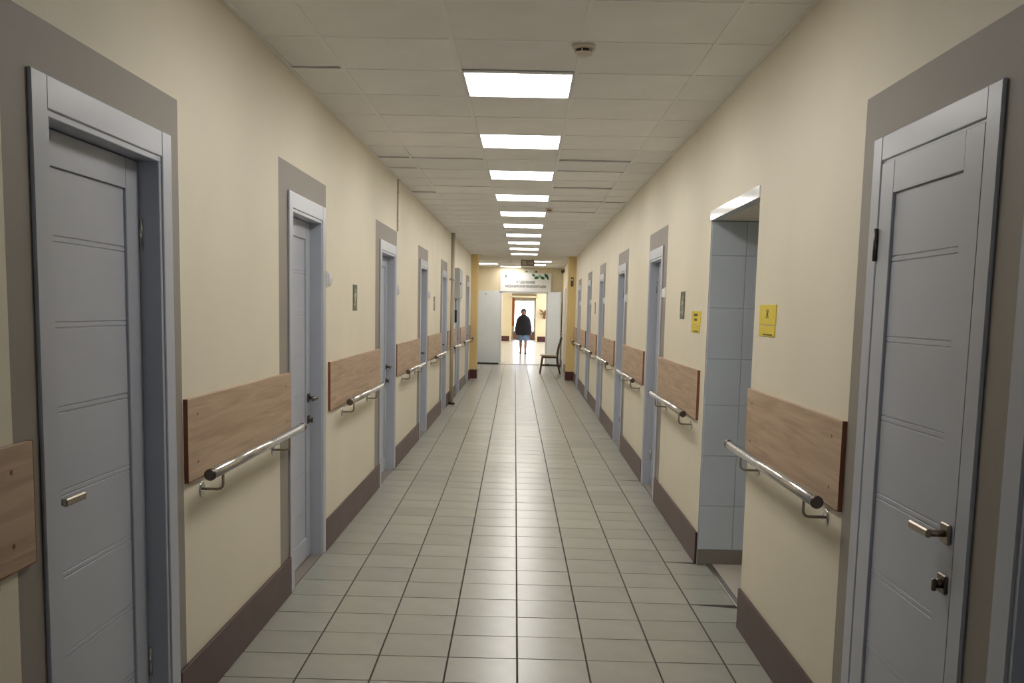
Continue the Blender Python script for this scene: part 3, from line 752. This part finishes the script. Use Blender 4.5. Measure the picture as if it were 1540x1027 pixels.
def yellow_plate(y0, y1, z0, z1, label, glyph):
    t = empty('tactile_sign', (XR, (y0+y1)/2, (z0+z1)/2)); tag(t, label, 'sign', 'yellow plates beside the recess'); L = -Vector(t.location)
    mb = MB(); sidebox(mb, 'R', y0, y1, 0, .004, z0, z1, bevel=.0012); o = mb.build('plate', 'yellow', t); o.location = L
    if glyph == 'Ж':
        o = text_mesh('lettering', 'Ж', .055, (-.0042, .0, .0), (math.pi/2, 0, -math.pi/2), 'ink', t)
    elif glyph == 'lines':
        mb = MB(); m_ = (y0+y1)/2
        sidebox(mb, 'R', m_-.07, m_+.07, .004, .005, z0+.052, z0+.068); sidebox(mb, 'R', m_-.045, m_+.045, .004, .005, z0+.022, z0+.036); o = mb.build('print', 'ink', t); o.location = L
    elif glyph == 'low':
        mb = MB(); m_ = (y0+y1)/2
        sidebox(mb, 'R', m_-.11, m_+.06, .004, .005, z0+.006, z0+.012); o = mb.build('print', 'ink', t); o.location = L
yellow_plate(4.385, 4.690, 1.494, 1.585, 'upper yellow plate with a dark letter between the recess and flush door', 'Ж')
yellow_plate(4.395, 4.690, 1.442, 1.490, 'narrow lower yellow plate between the recess and flush door', 'low')
yellow_plate(6.27, 6.61, 1.471, 1.554, 'upper yellow plate with two dark print lines beside the olive plate', 'lines')
yellow_plate(6.28, 6.61, 1.418, 1.467, 'narrow lower yellow plate beside the olive plate', 'low')

# small white call lamps beside the doors
def call_lamp(side, y, z, label):
    t = empty('call_lamp', (wx(side, 0), y, z)); tag(t, label, 'lamp', 'white call lamps beside doors'); sg = 1 if side == 'L' else -1
    mb = MB(); mb.box(0, sg*.008, -.024, .024, -.05, .05, bevel=.003); mb.build('base', 'white', t)
    mb = MB(); rg = []
    for wv, q_ in ((.007, 1.0), (.018, .96), (.026, .8), (.030, .45)):
        rg.append([(sg*wv, .019*q_*math.cos(2*math.pi*k/14), .043*q_*math.sin(2*math.pi*k/14)) for k in range(14)])
    mb.loft(rg); mb.build('dome', 'whiteglossy', t)
for idx, d in enumerate(DOORS):
    if d[0] == 'L' and idx in (1, 2, 3, 5, 6): call_lamp('L', d[5]+.035, 1.70, 'small white call lamp at the %s door from the ochre pilaster, electrical box wall' % ORD[7-idx])
    if d[0] == 'R' and idx >= 9: call_lamp('R', d[4]+.02, 1.69, 'small white call lamp at the %s door from the ochre pilaster, tiled recess wall' % ORD[14-idx])

# conduit, pipe, electrical box (left wall)
cd = empty('cable_conduit', (XL, 9.56, 2.25)); tag(cd, 'thin grey cable duct from the ceiling to a taupe door band', 'conduit')
mb = MB(); mb.box(0, .014, -.011, .011, 0, HC-2.255, bevel=.002); mb.build('duct', 'pipepaint', cd)
mb = MB()
for z_ in (.1, .36): mb.box(0, .016, -.014, .014, z_-.008, z_+.008)
mb.build('clip', 'greybox', cd)
pp = empty('riser_pipe', (XL, 16.10, 0)); tag(pp, 'vertical painted riser pipe running from floor to ceiling before the electrical box', 'pipe')
mb = MB(); mb.tube([(.05, 0, .0), (.05, 0, HC-.004)], .030, 14); mb.build('pipe', 'pipepaint', pp)
mb = MB(); mb.tube([(.05, 0, 0), (.05, 0, .03), (.05, 0, .035)], [.06, .06, .042], 14); mb.build('floor_collar', 'black', pp)
for z_ in (.9, 2.0):
    mb = MB(); mb.tube([(.05, 0, z_-.015), (.05, 0, z_+.015)], .035, 14); mb.box(0, .03, -.012, .012, z_-.012, z_+.012); mb.build('pipe_clamp', 'greybox', pp)
eb = empty('electrical_box', (XL, 16.85, 1.95)); tag(eb, 'grey electrical box on the wall past the riser pipe', 'electrical box')
mb = MB(); mb.box(0, .13, -.35, .35, -.25, .25, bevel=.006); mb.build('cabinet', 'greybox', eb)
mb = MB(); mb.box(.13, .142, -.33, .33, -.23, .23, bevel=.004); dd = mb.build('box_door', 'greybox', eb)
mb = MB(); mb.tube([(.14, -.27, 0), (.155, -.27, 0)], .016, 10); mb.build('lock', 'black', dd)
mb = MB(); mb.tube([(.05, .0, -.25), (.05, .0, -.42)], .016, 8); mb.build('cable', 'greybox', eb)
ph = empty('wall_phone', (XL, 16.75, 1.42)); tag(ph, 'small dark wall phone under the grey electrical box', 'phone')
mb = MB(); mb.box(0, .05, -.09, .09, -.12, .11, bevel=.006); mb.build('body', 'greybox', ph)
mb = MB(); mb.box(.05, .085, -.08, -.03, -.11, .10, bevel=.008); mb.build('handset', 'black', ph)
mb = MB()
for k in range(9):
    a, b = k % 3, k//3
    mb.box(.05, .056, .0+.027*a, .018+.027*a, .03-.03*b, .048-.03*b)
mb.build('keypad', 'black', ph)

# smoke detectors
def detector(x, y, s, label):
    t = empty('smoke_detector', (x, y, HC-.004)); tag(t, label, 'smoke detector', 'ceiling smoke detectors')
    def ring(r_, z_): return [(r_*math.cos(2*math.pi*k/24), r_*math.sin(2*math.pi*k/24), z_) for k in range(24)]
    mb = MB(); mb.loft([ring(.052*s, 0), ring(.054*s, -.004), ring(.050*s, -.016), ring(.040*s, -.018)]); mb.build('base', 'detector', t)
    mb = MB(); mb.loft([ring(.034*s, -.017), ring(.034*s, -.030)]); mb.build('sensing_slot', 'black', t)
    mb = MB(); mb.loft([ring(.038*s, -.030), ring(.043*s, -.033), ring(.040*s, -.041), ring(.024*s, -.047), ring(.006, -.048)]); mb.build('cap', 'detector', t)
    for k in range(6):
        a = 2*math.pi*k/6+.3; mb = MB(); mb.tube([(.037*s*math.cos(a), .037*s*math.sin(a), -.016), (.037*s*math.cos(a), .037*s*math.sin(a), -.032)], .0035, 6); mb.build('rib', 'detector', t)
detector(.232, 4.70, 1.0, 'round ivory smoke detector beside the ceiling panels farthest from the pilasters')
detector(.245, 11.98, .8, 'round ivory smoke detector on the ceiling rail midway down the corridor')

# ------------------------------------------------------------------ chair
ch = empty('wooden_chair', (.62, 24.7, 0)); tag(ch, 'brown wooden chair with pale seat by the half-open white door leaf', 'chair')
def leg(p0, p1, r0_=.022, r1_=.017, nm='leg'):
    mb = MB(); p0, p1 = Vector(p0), Vector(p1)
    rg = []
    for p, r_ in ((p0, r0_), (p1, r1_)): rg.append([(p.x-r_, p.y-r_, p.z), (p.x+r_, p.y-r_, p.z), (p.x+r_, p.y+r_, p.z), (p.x-r_, p.y+r_, p.z)])
    mb.loft(rg, smooth=False); return mb.build(nm, 'chairwood', ch)
for sy in (-.19, .19):
    leg((-.19, sy, .43), (-.245, sy*1.08, 0))
    mb = MB(); rg = []
    for x_, z_, r_ in ((.245, 0, .018), (.185, .25, .022), (.165, .43, .023), (.20, .66, .020), (.265, .90, .016)):
        rg.append([(x_-r_, sy-r_, z_), (x_+r_, sy-r_, z_), (x_+r_, sy+r_, z_), (x_-r_, sy+r_, z_)])
    mb.loft(rg, smooth=False); mb.build('leg', 'chairwood', ch)
mb = MB(); mb.box(-.215, .19, -.21, .21, .385, .43, bevel=.004); mb.build('seat_frame', 'chairwood', ch)
mb = MB(); mb.prism([(-.245, -.20), (-.245, .20), (-.20, .235), (.155, .215), (.155, -.215), (-.20, -.235)], .43, .465); mb.build('seat', 'chairseat', ch)
for z0, z1, xa in ((.60, .66, .198), (.72, .79, .222), (.84, .905, .254)):
    mb = MB(); mb.box(xa-.008, xa+.012, -.19, .19, z0, z1, bevel=.004); mb.build('back_slat', 'chairwood', ch)
for sy in (-.19, .19):
    mb = MB(); mb.box(-.22, .20, sy-.009, sy+.009, .19, .215); mb.build('stretcher', 'chairwood', ch)
mb = MB(); mb.box(-.01, .01, -.19, .19, .192, .212); mb.build('stretcher', 'chairwood', ch)

# ------------------------------------------------------------------ person (one skinned body, clothing as children)
def build_person():
    root = empty('person', (-.085, 35.6, 0)); tag(root, 'person in a wide black top and blue-grey skirt walking in the hall', 'person')
    V = []; E_ = []; R_ = []
    def v(p, r): V.append(p); R_.append(r); return len(V)-1
    def chain(start, pts):
        last = start
        for p, r in pts:
            k = v(p, r); 
            if last is not None: E_.append((last, k))
            last = k
        return last
    pelvis = v((0, 0, .80), (.14, .11))
    waist = chain(pelvis, [((0, -.01, .95), (.125, .10)), ((0, -.01, 1.10), (.14, .11))])
    chest = chain(waist, [((0, .0, 1.24), (.15, .10))])
    neck = chain(chest, [((0, 0, 1.335), (.068, .062)), ((0, -.01, 1.385), (.060, .058))])
    head = chain(neck, [((0, -.02, 1.43), (.068, .074)), ((0, -.018, 1.475), (.078, .088)), ((0, -.010, 1.525), (.074, .086)), ((0, -.005, 1.56), (.042, .05))])
    for s in (-1, 1):
        # legs in mid stride, right foot forward
        fy = -.15 if s > 0 else .13
        hip = chain(pelvis, [((s*.085, 0, .74), (.085, .09)), ((s*.09, fy*.35, .56), (.07, .075)), ((s*.088, fy*.55-.02, .42), (.052, .055)),
                             ((s*.085, fy*.8, .28), (.050, .055)), ((s*.083, fy, .10), (.034, .036)), ((s*.083, fy+.0, .055), (.033, .038))])
        chain(hip, [((s*.088, fy-.06, .035), (.034, .028)), ((s*.092, fy-.13, .028), (.036, .02)), ((s*.094, fy-.165, .024), (.028, .016))])
        # arms hanging a little out from the body
        sh = chain(chest, [((s*.155, 0, 1.265), (.058, .058)), ((s*.205, .0, 1.15), (.046, .048)), ((s*.245, .01, 1.0), (.040, .042)), ((s*.262, -.02, .86), (.032, .034)), ((s*.27, -.05, .755), (.024, .026))])
        palm = chain(sh, [((s*.272, -.06, .715), (.018, .036)), ((s*.272, -.066, .68), (.017, .038))])
        for q, (dy, Lf) in enumerate(((-.030, .070), (-.010, .080), (.010, .075), (.029, .060))):
            chain(palm, [((s*.272, -.066+dy, .655), (.009, .009)), ((s*.268, -.07+dy, .655-Lf*.5), (.0085, .0085)), ((s*.258, -.072+dy, .655-Lf*.95), (.0075, .0075))])
        chain(palm-1, [((s*.264, -.100, .700), (.010, .010)), ((s*.258, -.118, .672), (.009, .009)), ((s*.254, -.124, .648), (.008, .008))])
    me = bpy.data.meshes.new('body'); me.from_pydata(V, E_, [])
    o = link('body', me, None)
    sk = o.modifiers.new('skin', 'SKIN'); sk.use_smooth_shade = True
    for k, r in enumerate(R_): me.skin_vertices[0].data[k].radius = r
    me.skin_vertices[0].data[pelvis].use_root = True
    o.modifiers.new('sub', 'SUBSURF').levels = 2
    dg = bpy.context.evaluated_depsgraph_get(); ev = bpy.data.meshes.new_from_object(o.evaluated_get(dg))
    bpy.data.objects.remove(o)
    ev.materials.clear(); ev.materials.append(M['skin'])
    body = link('body', ev, root)
    # face
    mb = MB(); mb.loft([[(a*.012, -.090+b*.0, 1.505) for a, b in ((-1, 0), (1, 0), (0, 1))], [(-.014, -.092, 1.470), (.014, -.092, 1.470), (0, -.118, 1.472)]]); mb.build('nose', 'skin', root)
    for s in (-1, 1):
        mb = MB(); mb.loft([[(s*.028+.012*math.cos(t)*q, -.092+.006*(1-q), 1.500+.006*math.sin(t)*q) for t in [2*math.pi*k/10 for k in range(10)]] for q in (1, .5)]); mb.build('eye', 'hair', root)
        mb = MB(); mb.loft([[(s*.070+s*.012*(1-q), .0+.016*math.cos(t)*q, 1.490+.028*math.sin(t)*q) for t in [2*math.pi*k/10 for k in range(10)]] for q in (1, .5)]); mb.build('ear', 'skin', root)
    mb = MB(); mb.box(-.022, .022, -.092, -.086, 1.443, 1.451, bevel=.002); mb.build('mouth', 'shoe', root)
    # hair cap
    mb = MB(); rg = []; n = 20
    for z_, rx_, ry_, oy in ((1.375, .070, .04, .05), (1.41, .088, .055, .048), (1.45, .098, .066, .042), (1.49, .104, .086, .025), (1.525, .104, .096, .008), (1.56, .088, .086, .0), (1.588, .056, .06, -.003), (1.600, .016, .02, -.004)):
        rg.append([(rx_*math.cos(2*math.pi*k/n), oy-.008+ry_*math.sin(2*math.pi*k/n), z_) for k in range(n)])
    mb.loft(rg); mb.build('hair', 'hair', root)
    # wide black cape-like top with hanging sleeves
    mb = MB(); rg = []; n = 32
    for z_, rx_, ry_ in ((.665, .285, .17), (.70, .30, .178), (.80, .305, .175), (.95, .295, .165), (1.08, .27, .155), (1.18, .250, .145), (1.265, .215, .125), (1.32, .165, .10), (1.36, .098, .08), (1.385, .078, .072)):
        ring = []
        for k in range(n):
            t = 2*math.pi*k/n; fold = 1+.03*math.sin(7*t)*(1.3-z_)
            ring.append((rx_*fold*math.cos(t), -.005+ry_*fold*math.sin(t), z_+(.012*math.sin(5*t) if z_ < .69 else 0)))
        rg.append(ring)
    mb.loft(rg, cap=False); mb.build('cape', 'coat', root)
    mb = MB(); rg = []
    for z_, rx_, ry_ in ((.485, .225, .17), (.55, .215, .165), (.65, .20, .15), (.78, .18, .14), (.90, .15, .12)):
        rg.append([(rx_*(1+.03*math.sin(9*2*math.pi*k/n)*(1-z_))*math.cos(2*math.pi*k/n), ry_*(1+.03*math.sin(9*2*math.pi*k/n)*(1-z_))*math.sin(2*math.pi*k/n), z_) for k in range(n)])
    mb.loft(rg, cap=False); mb.build('skirt', 'skirt', root)
    for s in (-1, 1):
        fy = -.15 if s > 0 else .13
        mb = MB(); rg = []
        for y_, hw_, zt2 in ((.055, .022, .075), (.035, .036, .085), (-.02, .041, .09), (-.08, .043, .070), (-.14, .046, .052), (-.18, .036, .042), (-.20, .016, .034)):
            rg.append([(s*.087+hw_*math.cos(a), fy+y_, max(.0, zt2*.5+zt2*.5*math.sin(a)*1.0)) for a in [2*math.pi*k/12 for k in range(12)]])
        mb.loft(rg); mb.build('shoe', 'shoe', root)
build_person()
